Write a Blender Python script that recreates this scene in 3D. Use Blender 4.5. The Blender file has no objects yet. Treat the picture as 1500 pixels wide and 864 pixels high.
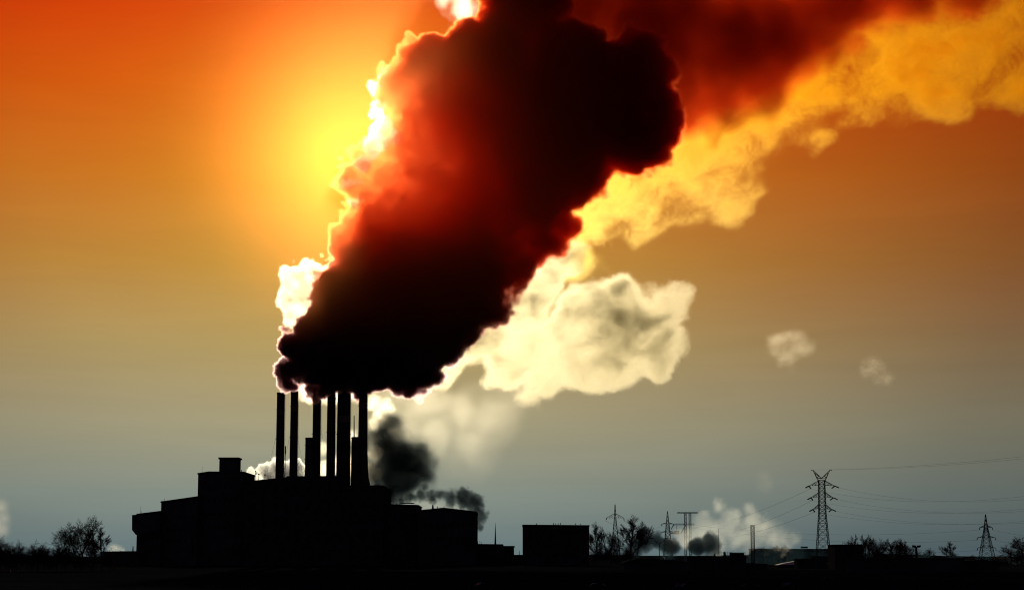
import bpy, bmesh, math, random
from mathutils import Vector, Matrix

# ------------------------------------------------------------------ camera, sky, sun, exposure
S = bpy.context.scene
PITCH = math.radians(7.8)
FPX = 2799.0                     # focal length in photograph pixels
EYE = 6.0
SUN_PX = (505, 226)


def ray(px, py):
    r = (px - 750) / FPX
    u = (432 - py) / FPX
    return Vector((r, math.cos(PITCH) - u * math.sin(PITCH), math.sin(PITCH) + u * math.cos(PITCH)))


def at(px, py, Y):
    d = ray(px, py)
    d *= Y / d.y
    return Vector((d.x, d.y, d.z + EYE))


def lin(r, g, b):
    f = lambda c: (c / 255 / 12.92 if c <= 10 else ((c / 255 + .055) / 1.055) ** 2.4)
    return (f(r), f(g), f(b), 1)


cam = bpy.data.cameras.new('camera')
camera = bpy.data.objects.new('camera', cam)
S.collection.objects.link(camera)
camera.location = (0, 0, EYE)
camera.rotation_euler = (math.pi / 2 + PITCH, 0, 0)
cam.sensor_width = 36
cam.lens = 36 * FPX / 1500
cam.clip_start = 1
cam.clip_end = 80000
S.camera = camera
S.view_settings.view_transform = 'Standard'
S.view_settings.look = 'None'
S.view_settings.exposure = 0
S.view_settings.gamma = 1

SUN = ray(*SUN_PX).normalized()
SUN_EL = math.asin(SUN.z)
SUN_AZ = math.atan2(SUN.x, SUN.y)
sl = bpy.data.lights.new('sun', 'SUN')
sl.energy = 1.5
sl.angle = math.radians(.5)
sl.color = (1, .88, .6)
so = bpy.data.objects.new('sun', sl)
S.collection.objects.link(so)
so.rotation_euler = (-SUN).to_track_quat('-Z', 'Y').to_euler()

W = bpy.data.worlds.new('World')
S.world = W
W.use_nodes = True
nt = W.node_tree
N = nt.nodes
L = nt.links
bg = N['Background']
tc = N.new('ShaderNodeTexCoord')
GEN = tc.outputs['Generated']


def wmix(a, b, mode):
    m = N.new('ShaderNodeMix')
    m.data_type = 'RGBA'
    m.blend_type = mode
    m.inputs[0].default_value = 1
    for i, s in ((6, a), (7, b)):
        if hasattr(s, 'links'):
            L.new(s, m.inputs[i])
        else:
            m.inputs[i].default_value = s
    return m.outputs[2]


def wramp(v, lo, hi, stops):
    mr = N.new('ShaderNodeMapRange')
    mr.inputs[1].default_value = lo
    mr.inputs[2].default_value = hi
    L.new(v, mr.inputs[0])
    r = N.new('ShaderNodeValToRGB')
    while len(r.color_ramp.elements) < len(stops):
        r.color_ramp.elements.new(.5)
    for e, (p, c) in zip(r.color_ramp.elements, stops):
        e.position = (p - lo) / (hi - lo)
        e.color = c
    L.new(mr.outputs[0], r.inputs[0])
    return r.outputs[0]


sep = N.new('ShaderNodeSeparateXYZ')
L.new(GEN, sep.inputs[0])
zs = lambda py: max(0.0, ray(150, py).normalized().z)
col = wramp(sep.outputs['Z'], 0, .45, [(zs(py), lin(*c)) for py, c in (
    (806, (112, 132, 134)), (720, (138, 149, 138)), (620, (162, 156, 126)), (500, (172, 148, 96)), (380, (182, 130, 58)),
    (250, (198, 110, 30)), (120, (208, 84, 10)), (0, (210, 58, 3)))] + [(.36, lin(84, 62, 66)), (.45, lin(64, 68, 88))])
dot = N.new('ShaderNodeVectorMath')
dot.operation = 'DOT_PRODUCT'
L.new(GEN, dot.inputs[0])
dot.inputs[1].default_value = SUN
ac = N.new('ShaderNodeMath')
ac.operation = 'ARCCOSINE'
L.new(dot.outputs['Value'], ac.inputs[0])
rad = math.radians
fall = wramp(ac.outputs[0], 0, math.pi, [(rad(a), (r, g, b, 1)) for a, r, g, b in (
    (0, 1.1, 1.1, 1.1), (9, 1.0, 1.0, 1.0), (14, .78, .68, .74), (20, .5, .38, .5), (40, .12, .14, .2), (180, .22, .26, .75))])


def wexp(deg):
    m = N.new('ShaderNodeMath')
    m.operation = 'DIVIDE'
    L.new(ac.outputs[0], m.inputs[0])
    m.inputs[1].default_value = -rad(deg)
    e = N.new('ShaderNodeMath')
    e.operation = 'EXPONENT'
    L.new(m.outputs[0], e.inputs[0])
    return e.outputs[0]


fall_low = wramp(ac.outputs[0], 0, math.pi, [(rad(a), (r, g, b, 1)) for a, r, g, b in (
    (0, 1.0, 1.0, 1.0), (9, .96, .96, .97), (14, .8, .8, .82), (20, .5, .51, .55), (40, .1, .12, .16), (180, .1, .15, .42))])
hi = N.new('ShaderNodeMapRange')
hi.interpolation_type = 'SMOOTHSTEP'
hi.inputs[1].default_value = zs(660)
hi.inputs[2].default_value = zs(380)
L.new(sep.outputs['Z'], hi.inputs[0])
fm = N.new('ShaderNodeMix')
fm.data_type = 'RGBA'
L.new(hi.outputs[0], fm.inputs[0])
L.new(fall_low, fm.inputs[6])
L.new(fall, fm.inputs[7])
tot = wmix(col, fm.outputs[2], 'MULTIPLY')
tot = wmix(tot, wmix(wexp(1.9), (1.0, .78, .05, 1), 'MULTIPLY'), 'ADD')
nis = N.new('ShaderNodeTexSky')
nis.sky_type = 'NISHITA'
nis.sun_disc = False
nis.sun_elevation = SUN_EL
nis.sun_rotation = SUN_AZ
nis.air_density = 2
nis.dust_density = 4
tot = wmix(tot, wmix(nis.outputs[0], (.0002, .0002, .0002, 1), 'MULTIPLY'), 'ADD')
hz = N.new('ShaderNodeMapping')
hz.inputs['Scale'].default_value = (5, 5, 38)
L.new(GEN, hz.inputs['Vector'])
hn = N.new('ShaderNodeTexNoise')
hn.inputs['Scale'].default_value = 1.6
hn.inputs['Detail'].default_value = 5
hn.inputs['Roughness'].default_value = .55
hn.inputs['Distortion'].default_value = .6
L.new(hz.outputs[0], hn.inputs['Vector'])
tot = wmix(tot, wramp(hn.outputs['Fac'], 0, 1, [(.3, (.97, .97, .965, 1)), (.7, (1.03, 1.03, 1.03, 1))]), 'MULTIPLY')   # faint haze streaks
L.new(tot, bg.inputs[0])
bg.inputs[1].default_value = 1.0

C = S.cycles
C.volume_bounces = 16
C.max_bounces = 18
C.diffuse_bounces = 2
C.glossy_bounces = 2
C.volume_max_steps = 1024
C.use_denoising = True
C.denoiser = 'OPENIMAGEDENOISE'
C.filter_width = 1.1
C.sample_clamp_indirect = 6

# ------------------------------------------------------------------ helpers
COL = S.collection
rng = random.Random(7)


def tag(o, label=None, cat=None, group=None, kind=None):
    if label:
        o['label'] = label
    if cat:
        o['category'] = cat
    if group:
        o['group'] = group
    if kind:
        o['kind'] = kind
    return o


def thing(name, loc, label, cat, group=None):
    o = bpy.data.objects.new(name, None)
    COL.objects.link(o)
    o.location = loc
    o.empty_display_size = 1
    return tag(o, label, cat, group)


class MB:
    """collects solids in world coordinates"""

    def __init__(s):
        s.v = []
        s.f = []

    def box(s, a, b):
        (x0, y0, z0), (x1, y1, z1) = a, b
        n = len(s.v)
        s.v += [(x0, y0, z0), (x1, y0, z0), (x1, y1, z0), (x0, y1, z0), (x0, y0, z1), (x1, y0, z1), (x1, y1, z1), (x0, y1, z1)]
        s.f += [tuple(n + i for i in q) for q in ((3, 2, 1, 0), (4, 5, 6, 7), (0, 1, 5, 4), (1, 2, 6, 5), (2, 3, 7, 6), (3, 0, 4, 7))]
        return s

    def prism(s, prof, y0, y1):
        """profile of (x, z) points, extruded from y0 to y1"""
        n = len(s.v)
        k = len(prof)
        s.v += [(x, y0, z) for x, z in prof] + [(x, y1, z) for x, z in prof]
        s.f.append(tuple(n + i for i in range(k)))
        s.f.append(tuple(n + k + i for i in reversed(range(k))))
        for i in range(k):
            j = (i + 1) % k
            s.f.append((n + j, n + i, n + k + i, n + k + j))
        return s

    def tube(s, pts, rads, sides=4, caps=True):
        pts = [Vector(p) for p in pts]
        if not hasattr(rads, '__len__'):
            rads = [rads] * len(pts)
        n = len(s.v)
        for i, p in enumerate(pts):
            d = (pts[min(i + 1, len(pts) - 1)] - pts[max(i - 1, 0)])
            d = d.normalized() if d.length > 1e-9 else Vector((0, 0, 1))
            a = d.cross(Vector((0, 0, 1)) if abs(d.z) < .9 else Vector((0, 1, 0))).normalized()
            b = d.cross(a)
            for k in range(sides):
                t = 2 * math.pi * (k + .5) / sides
                s.v.append(tuple(p + (a * math.cos(t) + b * math.sin(t)) * rads[i]))
        for i in range(len(pts) - 1):
            for k in range(sides):
                j = (k + 1) % sides
                s.f.append((n + i * sides + k, n + i * sides + j, n + (i + 1) * sides + j, n + (i + 1) * sides + k))
        if caps:
            s.f.append(tuple(n + k for k in reversed(range(sides))))
            s.f.append(tuple(n + (len(pts) - 1) * sides + k for k in range(sides)))
        return s

    def lathe(s, x, y, prof, seg=28):
        """(radius, z) profile turned about a vertical axis"""
        n = len(s.v)
        for r, z in prof:
            for k in range(seg):
                t = 2 * math.pi * k / seg
                s.v.append((x + r * math.cos(t), y + r * math.sin(t), z))
        for i in range(len(prof) - 1):
            for k in range(seg):
                j = (k + 1) % seg
                s.f.append((n + i * seg + k, n + i * seg + j, n + (i + 1) * seg + j, n + (i + 1) * seg + k))
        s.f.append(tuple(n + k for k in reversed(range(seg))))
        s.f.append(tuple(n + (len(prof) - 1) * seg + k for k in range(seg)))
        return s

    def build(s, name, mat, parent=None, smooth=False):
        me = bpy.data.meshes.new(name)
        org = Vector((0, 0, 0))
        base = parent
        while base is not None:
            org += base.location
            base = base.parent
        if parent is None:
            lo = [min(v[i] for v in s.v) for i in range(3)]
            hi = [max(v[i] for v in s.v) for i in range(3)]
            org = Vector(((lo[0] + hi[0]) / 2, (lo[1] + hi[1]) / 2, lo[2]))
        me.from_pydata([tuple(Vector(v) - org) for v in s.v], [], s.f)
        me.materials.append(mat)
        if smooth:
            me.shade_smooth()
        o = bpy.data.objects.new(name, me)
        COL.objects.link(o)
        if parent is None:
            o.location = org
        else:
            o.parent = parent
        return o


def kids(o):
    return [c for c in bpy.data.objects if c.parent == o]


def copy_tree(o, parent=None):
    c = o.copy()
    COL.objects.link(c)
    c.parent = parent
    for ch in kids(o):
        copy_tree(ch, c)
    return c


# ------------------------------------------------------------------ materials
def mat(name, c, rough=.8, metal=0.0, var=.35, scale=.4, spec=.3):
    m = bpy.data.materials.new(name)
    m.use_nodes = True
    t = m.node_tree
    b = t.nodes['Principled BSDF']
    b.inputs['Roughness'].default_value = rough
    b.inputs['Metallic'].default_value = metal
    b.inputs['Specular IOR Level'].default_value = spec
    g = t.nodes.new('ShaderNodeTexCoord')
    n = t.nodes.new('ShaderNodeTexNoise')
    n.inputs['Scale'].default_value = scale
    n.inputs['Detail'].default_value = 6
    r = t.nodes.new('ShaderNodeValToRGB')
    r.color_ramp.elements[0].position = .3
    r.color_ramp.elements[1].position = .72
    r.color_ramp.elements[0].color = (*[x * (1 - var) for x in c], 1)
    r.color_ramp.elements[1].color = (*[x * (1 + var) for x in c], 1)
    t.links.new(g.outputs['Object'], n.inputs['Vector'])
    t.links.new(n.outputs['Fac'], r.inputs[0])
    t.links.new(r.outputs[0], b.inputs['Base Color'])
    return m


M = dict(
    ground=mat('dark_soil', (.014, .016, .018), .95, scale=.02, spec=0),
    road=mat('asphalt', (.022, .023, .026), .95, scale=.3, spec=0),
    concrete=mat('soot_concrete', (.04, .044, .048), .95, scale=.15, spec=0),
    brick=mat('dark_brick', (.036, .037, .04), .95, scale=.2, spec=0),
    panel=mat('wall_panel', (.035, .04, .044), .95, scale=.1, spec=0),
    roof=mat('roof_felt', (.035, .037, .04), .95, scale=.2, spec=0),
    pale_roof=mat('pale_metal_roof', (.6, .68, .7), .5, 0, var=.08, scale=.5),
    glass=mat('window_glass', (.02, .022, .025), .6, 0, var=.2, spec=.05),
    steel=mat('galvanised_steel', (.05, .055, .065), .9, 0, scale=1, spec=0),
    dark_steel=mat('painted_steel', (.035, .037, .042), .9, 0, scale=1, spec=0),
    white_band=mat('white_band_paint', (.11, .112, .115), .95, spec=0),
    red_band=mat('red_band_paint', (.05, .045, .045), .95, spec=0),
    bark=mat('bark', (.09, .07, .055), .9, scale=2),
    twig=mat('twigs', (.07, .055, .045), .9, scale=2),
    wire=mat('wire', (.04, .04, .045), .9, 0, scale=.1, spec=0),
    insul=mat('insulator', (.09, .06, .05), .35, scale=3),
    car=mat('dark_car_paint', (.02, .022, .03), .8, 0, var=.1, spec=0),
    chrome=mat('bright_metal', (.55, .72, 1), .12, 1.0, var=.05),
    rubber=mat('rubber', (.02, .02, .02), .9),
    bush=mat('bush_twigs', (.06, .05, .04), .9, scale=2),
)

# ------------------------------------------------------------------ ground and roads
g = MB()
g.v = [(-9000, -600, 0), (9000, -600, 0), (9000, 26000, 0), (-9000, 26000, 0)]
g.f = [(0, 1, 2, 3)]
tag(g.build('ground', M['ground']), kind='structure')
g = MB()
g.v = [(-900, 372, .02), (900, 352, .02), (900, 361, .02), (-900, 381, .02)]
g.f = [(0, 1, 2, 3)]
tag(g.build('road', M['road']), kind='structure')
# far rise of land along the horizon
g = MB()
xs = [-4200 + i * 60 for i in range(141)]
g.v = []
for x in xs:
    h = 9 + 6 * math.sin(x * .0021) + 4 * math.sin(x * .0063 + 1) + (5 if x > 900 else 0)
    g.v += [(x, 6200, -1), (x, 6700, h), (x, 7600, h * .6)]
for i in range(len(xs) - 1):
    for k in range(2):
        g.f.append((i * 3 + k, i * 3 + 3 + k, i * 3 + 4 + k, i * 3 + 1 + k))
tag(g.build('hills', M['ground'], smooth=True), kind='structure')


# ------------------------------------------------------------------ buildings
def X(px, py, Y):
    return at(px, py, Y).x


def Z(py, Y, px=750):
    return at(px, py, Y).z


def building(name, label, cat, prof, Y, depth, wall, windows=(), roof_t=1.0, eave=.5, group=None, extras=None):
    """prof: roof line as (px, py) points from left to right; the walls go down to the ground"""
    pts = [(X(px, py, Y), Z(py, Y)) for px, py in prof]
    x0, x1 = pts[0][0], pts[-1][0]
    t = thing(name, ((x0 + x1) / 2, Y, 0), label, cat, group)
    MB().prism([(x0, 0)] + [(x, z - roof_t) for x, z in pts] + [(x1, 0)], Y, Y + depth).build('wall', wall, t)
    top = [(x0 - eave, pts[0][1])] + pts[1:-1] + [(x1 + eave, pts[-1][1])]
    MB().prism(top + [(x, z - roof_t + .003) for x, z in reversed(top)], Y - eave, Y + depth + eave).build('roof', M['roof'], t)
    for (wx, wy, nw, nh, sx, sy, w, h) in windows:       # px grid of windows on the near wall
        for i in range(nw):
            for j in range(nh):
                a = at(wx + i * sx, wy + j * sy, Y)
                if a.z < .5:
                    continue
                fr = MB()
                for q in ((-.15, -.15, w + .15, 0), (-.15, h, w + .15, h + .15), (-.15, 0, 0, h), (w, 0, w + .15, h)):
                    fr.box((a.x + q[0], Y - .12, a.z + q[1]), (a.x + q[2], Y - .003, a.z + q[3]))
                f = fr.build('window', M['steel'], t)
                MB().box((a.x, Y - .07, a.z), (a.x + w, Y - .004, a.z + h)).build('pane', M['glass'], f)
    if extras:
        extras(t, x0, x1, pts)
    return t


def rod(t, px, py0, py1, Y, r=.12, name='mast', m=None):
    a, b = at(px, py0, Y), at(px, py1, Y)
    b.x = a.x
    a.y = b.y = Y
    return MB().tube([a, b], [r, r * .6], 6).build(name, m or M['dark_steel'], t)


YP = 1400


def ex(t, x0, x1, pts):
    # heavy jettied upper storey on the far left end
    MB().prism([(X(195.3, 756, YP), Z(754, YP)), (X(236, 756, YP), Z(751, YP)), (X(236, 776, YP), Z(776, YP)), (X(201, 780, YP), Z(783, YP)), (X(195.3, 776, YP), Z(776, YP))],
               YP - 5, YP - .01).build('jetty', M['concrete'], t)
    rod(t, 206, 752.5, 741, YP + 4)
    rod(t, 207.5, 752.5, 747, YP + 4)


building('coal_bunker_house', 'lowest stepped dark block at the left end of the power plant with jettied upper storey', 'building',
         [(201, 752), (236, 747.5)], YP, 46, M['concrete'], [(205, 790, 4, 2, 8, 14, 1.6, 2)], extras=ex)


def ex(t, x0, x1, pts):
    rod(t, 241, 734, 729, YP + 14)
    MB().box((X(234.6, 740, YP), YP + 5, Z(738, YP)), (X(237, 740, YP), YP + 9, Z(735, YP) + 1)).build('vent', M['steel'], t)


building('conveyor_house', 'sloping roofed dark block between the jettied block and the tall block', 'building',
         [(236.2, 734), (290, 726)], YP + 4, 60, M['concrete'], [(243, 760, 5, 3, 9, 17, 2, 2.4)], extras=ex)


def ex(t, x0, x1, pts):
    Y = YP + 14
    tw = MB().box((X(321, 690, Y), Y, Z(692, Y)), (X(348, 690, Y), Y + 16, Z(672, Y))).build('roof_tower', M['concrete'], t)
    MB().box((X(319.6, 690, Y), Y - .8, Z(672, Y)), (X(349.6, 690, Y), Y + 17, Z(669.6, Y))).build('cornice', M['concrete'], tw)
    rod(t, 296, 692, 683, Y)
    for px, py in ((353.5, 688), (356, 690)):
        rod(t, px, 697, py, Y, .5, 'vent_pipe', M['steel'])


building('tall_block', 'tall dark block carrying a squat square tower on its roof, left of the chimneys', 'building',
         [(290.3, 692.5), (306, 690), (357, 690.5)], YP + 10, 62, M['concrete'], [(296, 715, 7, 4, 8, 20, 2, 3)], extras=ex)


def ex(t, x0, x1, pts):
    for px, py, r in ((362, 693, .45), (374, 690, .2), (379, 694, .3), (388, 695, .3)):
        rod(t, px, 705, py, YP + 12, r, 'vent_pipe', M['steel'])
        MB().lathe(X(px, 700, YP + 12), YP + 12, [(r * 2.1, Z(py + 1, YP + 12)), (r * 2.1, Z(py, YP + 12)), (.1, Z(py - 1, YP + 12))], 10).build('vent_cap', M['steel'], t)
    MB().box((X(541, 712, YP), YP + 4, Z(713, YP)), (X(561.5, 712, YP), YP + 30, Z(710, YP))).build('roof_house', M['concrete'], t)
    tb = MB()
    for k in range(5):
        tb.tube([(X(548 + k * 1.6, 709, YP), YP + 8, Z(711, YP)), (X(547.5 + k * 1.9, 706, YP), YP + 8, Z(709 - (k % 3) * 1.2, YP))], .35, 6)
    tb.build('pipe_bundle', M['steel'], t)
    rl = MB()
    for k in range(24):
        p = at(425 + k * 3, 697, YP + 1)
        rl.tube([(p.x, YP + 1, p.z - .3), (p.x, YP + 1, p.z + .9)], .05, 4)
    a, b = at(425, 697, YP + 1), at(494, 697, YP + 1)
    rl.tube([(a.x, YP + 1, a.z + .9), (b.x, YP + 1, b.z + .9)], .05, 4)
    rl.build('railing', M['dark_steel'], t)


building('boiler_house', 'long dark boiler house under the row of chimneys', 'building',
         [(357.3, 705), (419, 698.5), (420, 697), (495, 696.5), (497, 710), (562, 711.5)], YP + 2, 90, M['brick'],
         [(368, 722, 12, 4, 16, 24, 3.4, 5)], extras=ex)


def ex(t, x0, x1, pts):
    Y = YP + 6
    for k in range(4):
        rod(t, 570 + k * 11, 738, 735.5, Y + 6, .35, 'vent_pipe', M['steel'])
    # open lantern on the roof: posts and slab, daylight showing between them
    ln = MB()
    ln.box((X(586, 740, Y), Y + 2, Z(737, Y) + .003), (X(606, 740, Y), Y + 9, Z(735.7, Y)))
    ln.build('roof_slab', M['concrete'], t)


building('annex', 'low flat roofed annex between the boiler house and the gabled hall', 'building',
         [(562.3, 737.5), (612, 739)], YP + 6, 60, M['brick'], [(568, 756, 5, 2, 9, 20, 2, 3)], extras=ex)


def ex(t, x0, x1, pts):
    rod(t, 650.5, 744, 740.5, YP, .3)
    rod(t, 634, 745, 739, YP + 10, .9, 'roof_vent', M['steel'])
    rod(t, 641, 745, 741.5, YP + 10, .4, 'roof_vent', M['steel'])


building('gabled_hall', 'wide black hall with a shallow gabled roof at the right end of the plant', 'building',
         [(612.3, 747), (650, 743), (697, 748.5)], YP - 4, 80, M['panel'], [(620, 772, 8, 2, 9.4, 20, 2.6, 3)], roof_t=1.4, extras=ex)


def ex(t, x0, x1, pts):
    Y = YP + 4
    a = at(725.5, 796, Y)
    MB().tube([(a.x, Y + 5, a.z - .6), (a.x, Y + 5, Z(774, Y)), (a.x, Y + 5, Z(765, Y))], [.8, .3, .08], 6).build('antenna_spire', M['dark_steel'], t)
    for px, py in ((700, 792), (703, 791), (705, 793)):
        rod(t, px, 796, py, Y + 3, .2, 'vent_pipe', M['steel'])


building('low_shed', 'low flat black building with a thin antenna spire on its roof', 'building',
         [(697.3, 796), (737, 796.5), (737.4, 799), (753, 799)], YP + 4, 40, M['panel'], [(704, 806, 8, 1, 6, 10, 1.6, 1.6)], extras=ex)


def ex(t, x0, x1, pts):
    Y = YP - 60
    for px, h in ((786, 2), (811, 2.6), (814, 1.6), (817.5, 2.4), (821, 2.8), (843, 2), (850, 1.6)):
        rod(t, px, 768, 768 - h, Y + 8, .35, 'roof_vent', M['steel'])


building('square_block', 'lone square flat roofed black block right of the plant beside bare trees', 'building',
         [(766, 767.8), (863, 768.6)], YP - 60, 46, M['brick'], [(774, 782, 9, 2, 10, 20, 2.4, 2.6)], roof_t=1.1, eave=.3, extras=ex)


def ex(t, x0, x1, pts):
    rod(t, 194.7, 807, 799.5, 1300, .5, 'vent_pipe', M['steel'])


building('flat_shed', 'long low dark shed between the bare trees and the left end of the plant', 'building',
         [(150, 807), (204, 806.5)], 1290, 30, M['panel'], roof_t=.6, extras=ex)
building('small_shed', 'small low roof between the low shed and the square block', 'building', [(753, 812), (766, 812)], 1500, 20, M['panel'], roof_t=.6,
         extras=lambda t, a, b, p: rod(t, 761, 812, 806, 1502, .25))


def ex(t, x0, x1, pts):
    Y = 900
    rl = MB()
    for k in range(17):
        p = at(1045 + k * 3, 808, Y)
        rl.tube([(p.x, Y + 1, Z(813.5, Y)), (p.x, Y + 1, Z(808, Y))], .06, 4)
    for py in (808, 810.6):
        rl.tube([(X(1045, py, Y), Y + 1, Z(py, Y)), (X(1093, py, Y), Y + 1, Z(py, Y))], .06, 4)
    rl.build('railing', M['dark_steel'], t)
    rod(t, 1053, 814, 774, Y + 3, .12)
    rod(t, 1061.5, 814, 807.5, Y + 4, .8, 'roof_vent', M['steel'])
    rod(t, 1047, 814, 810, Y + 4, .5, 'roof_vent', M['steel'])
    rod(t, 1071, 814, 808, Y + 4, .4, 'roof_vent', M['steel'])
    MB().box((X(1072, 812, Y), Y + 6, Z(813.5, Y)), (X(1092.5, 812, Y), Y + 10, Z(809, Y))).build('roof_house', M['panel'], t)


building('pump_house', 'flat black building with roof railing and a thin mast in front of the white steam', 'building',
         [(1013, 814), (1093, 814)], 900, 24, M['panel'], [(1020, 822, 7, 1, 10, 10, 1.4, 1.4)], roof_t=.5, eave=.2, extras=ex)
building('lean_to', 'lower dark lean-to joined on the right of the railed flat building', 'building', [(1093.3, 824), (1124, 825.5)], 902, 14, M['panel'], roof_t=.4, eave=.15)
building('hump_shed', 'low dark shed with a rounded roof beneath the dark smoke, before the lamp post', 'building',
         [(914, 824), (922, 820), (936, 818), (955, 817.6), (985, 819.5), (1010, 823)], 960, 30, M['panel'], roof_t=.5, eave=.2)
building('pale_roof_shed', 'small shed with a pale shining roof below the hazy long building', 'building',
         [(1139, 827), (1166, 826.6)], 1100, 12, M['panel'], roof_t=.4, eave=.2,
         extras=lambda t, a, b, p: MB().prism([(a - .2, p[0][1]), (b + .1, p[1][1] + .1), (b, p[1][1] + 2.0), (a + 4, p[0][1] + 1.0)], 1099.7, 1112.3).build('pale_roof', M['pale_roof'], t))


def ex(t, x0, x1, pts):
    MB().box((X(1175, 800, 2900), 2905, Z(802.5, 2900)), (X(1184, 800, 2900), 2915, Z(799.8, 2900))).build('roof_house', M['panel'], t)


building('long_block', 'long hazy blue flat building far behind the tall branching pylon', 'building', [(1104, 803), (1240, 803.4)], 2900, 60, M['panel'],
         [(1116, 808, 10, 1, 12, 8, 4, 4)], extras=ex)


def ex(t, x0, x1, pts):
    Y = 950
    rl = MB()
    for k in range(9):
        p = at(1236 + k * 2.8, 793, Y)
        rl.tube([(p.x, Y + 4, Z(797, Y)), (p.x, Y + 4, Z(793, Y))], .06, 4)
    for py in (793, 795):
        rl.tube([(X(1236, py, Y), Y + 4, Z(py, Y)), (X(1258.4, py, Y), Y + 4, Z(py, Y))], .08, 4)
    rl.build('railing', M['dark_steel'], t)


building('gate_house', 'dark box shaped building just right of the tall branching pylon', 'building', [(1222.6, 797), (1264, 796.6)], 950, 20, M['brick'],
         [(1228, 806, 4, 1, 8, 10, 1.3, 1.4)], roof_t=.5, eave=.25, extras=ex)
building('long_shed', 'very long low dark shed under the trees on the right', 'building', [(1240, 817), (1300, 816.4), (1413, 816.6)], 800, 22, M['panel'], roof_t=.6, eave=.2)

building('small_shed', 'low dark shed with a stepped roof at the foot of the tallest pylon', 'building', [(1168, 818), (1190, 817.6), (1190.3, 814), (1212, 814)], 1040, 12, M['panel'], roof_t=.4, eave=.15)
building('small_shed', 'low dark shed under the distant stepped pylon near the right edge', 'building', [(1413.4, 821), (1438, 819), (1462, 821)], 860, 14, M['panel'], roof_t=.4, eave=.15)

# ------------------------------------------------------------------ chimneys
def chimney(label, pxc, pyt, pyb, w_top, w_base, Y, flare=0, bands=3, ladder=True):
    b = at(pxc, pyb, Y)
    k = Y / FPX
    zt, zb = Z(pyt, Y), b.z
    t = thing('chimney', (b.x, Y, 0), label, 'chimney', 'chimneys of the power plant')
    rt, rb = w_top * k / 2, w_base * k / 2
    rad_at = lambda z: rb + (rt - rb) * max(0, (z - zb) / (zt - zb))
    prof = [(rb + flare * 1.6, 0), (rb + flare * 1.1, zb), (rb + flare * .45, zb + 6), (rb + flare * .12, zb + 14), (rad_at(zb + 24), zb + 24)] if flare else [(rb, 0), (rb, zb)]
    prof += [(rad_at(zb + (zt - zb) * f), zb + (zt - zb) * f) for f in (.5, .8)] + [(rt, zt), (rt * .8, zt), (rt * .78, zt - 4)]
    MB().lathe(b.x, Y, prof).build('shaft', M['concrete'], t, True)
    for i in range(bands):
        z1 = zt - 1 - i * 11
        z0 = z1 - 5
        MB().lathe(b.x, Y, [(rad_at(z0) + .03, z0), (rad_at(z1) + .03, z1)]).build('painted_band', M['red_band'] if i % 2 == 0 else M['white_band'], t)
    r0 = rad_at(zt - 1)
    MB().lathe(b.x, Y, [(r0 + .02, zt - 1.2), (r0 + .18, zt - 1), (r0 + .18, zt - .2), (r0 + .02, zt + .05)]).build('rim', M['concrete'], t)
    for f in (.45, .8):
        z = zb + (zt - zb) * f
        r = rad_at(z)
        pl = MB().lathe(b.x, Y, [(r + .05, z), (r + .7, z), (r + .7, z + .15), (r + .05, z + .15)])
        pl.build('platform', M['steel'], t)
    if ladder:
        la = MB()
        x = lambda z: b.x + rad_at(z) + .35
        for s in (-.25, .25):
            la.tube([(x(zb), Y + s, zb - 10), (x(zt), Y + s, zt)], .05, 4)
        for i in range(int((zt - zb) / 2.4)):
            z = zb + i * 2.4
            la.tube([(x(z) - .35, Y, z), (x(z) + .45, Y, z)], .06, 4)
        la.build('ladder', M['dark_steel'], t)
    return t


chimney('first tall chimney from the left, standing clear with its top just below the smoke', 409.6, 575, 700, 11.6, 12.6, YP + 40, ladder=True)
chimney('second tall chimney from the left, a slim clear one reaching the smoke edge', 429.7, 570, 697, 11.0, 12.0, YP + 46)
chimney('third tall chimney, rising behind the left short stack', 462.9, 561, 697, 11.6, 12.4, YP + 50)
chimney('fourth tall chimney, close on the left of the thickest one', 484.2, 555.5, 697, 12.0, 13.2, YP + 30)
chimney('thickest and tallest chimney, its top buried in the dark smoke', 502.6, 543, 712, 19.0, 21, YP + 36, bands=4)
chimney('rightmost tall chimney with a flared foot and a toothed ladder', 530.8, 566, 708, 12.4, 14.6, YP + 20, flare=1.8)
chimney('short wide stack in front of the third tall chimney', 453.6, 641, 698, 14.0, 14.6, YP + 12, bands=1, ladder=False)
chimney('short wide stack in front of the rightmost tall chimney', 520.8, 640, 712, 13.2, 14, YP + 12, bands=1, ladder=False)
# thin vent pipes beside the stacks
a = at(417.6, 664, YP + 40)
p = at(417.6, 653, YP + 40)
tag(MB().tube([(a.x + .2, YP + 40, 40), (a.x + .2, YP + 40, a.z), (a.x + .2, YP + 40, a.z + .1), (p.x + .2, YP + 40, p.z)], [.25, .25, .55, .55], 8).build('vent_pipe', M['steel']),
    'thin pipe with a thick top close against the first tall chimney', 'pipe')
a = at(518.4, 640, YP + 40)
p = at(518.4, 608, YP + 40)
tag(MB().tube([(a.x, YP + 42, 50), (a.x, YP + 42, a.z), (p.x, YP + 42, p.z)], [.6, .5, .35], 8).build('flue_pipe', M['steel']),
    'slender flue pipe between the thickest chimney and the rightmost one', 'pipe')
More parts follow.
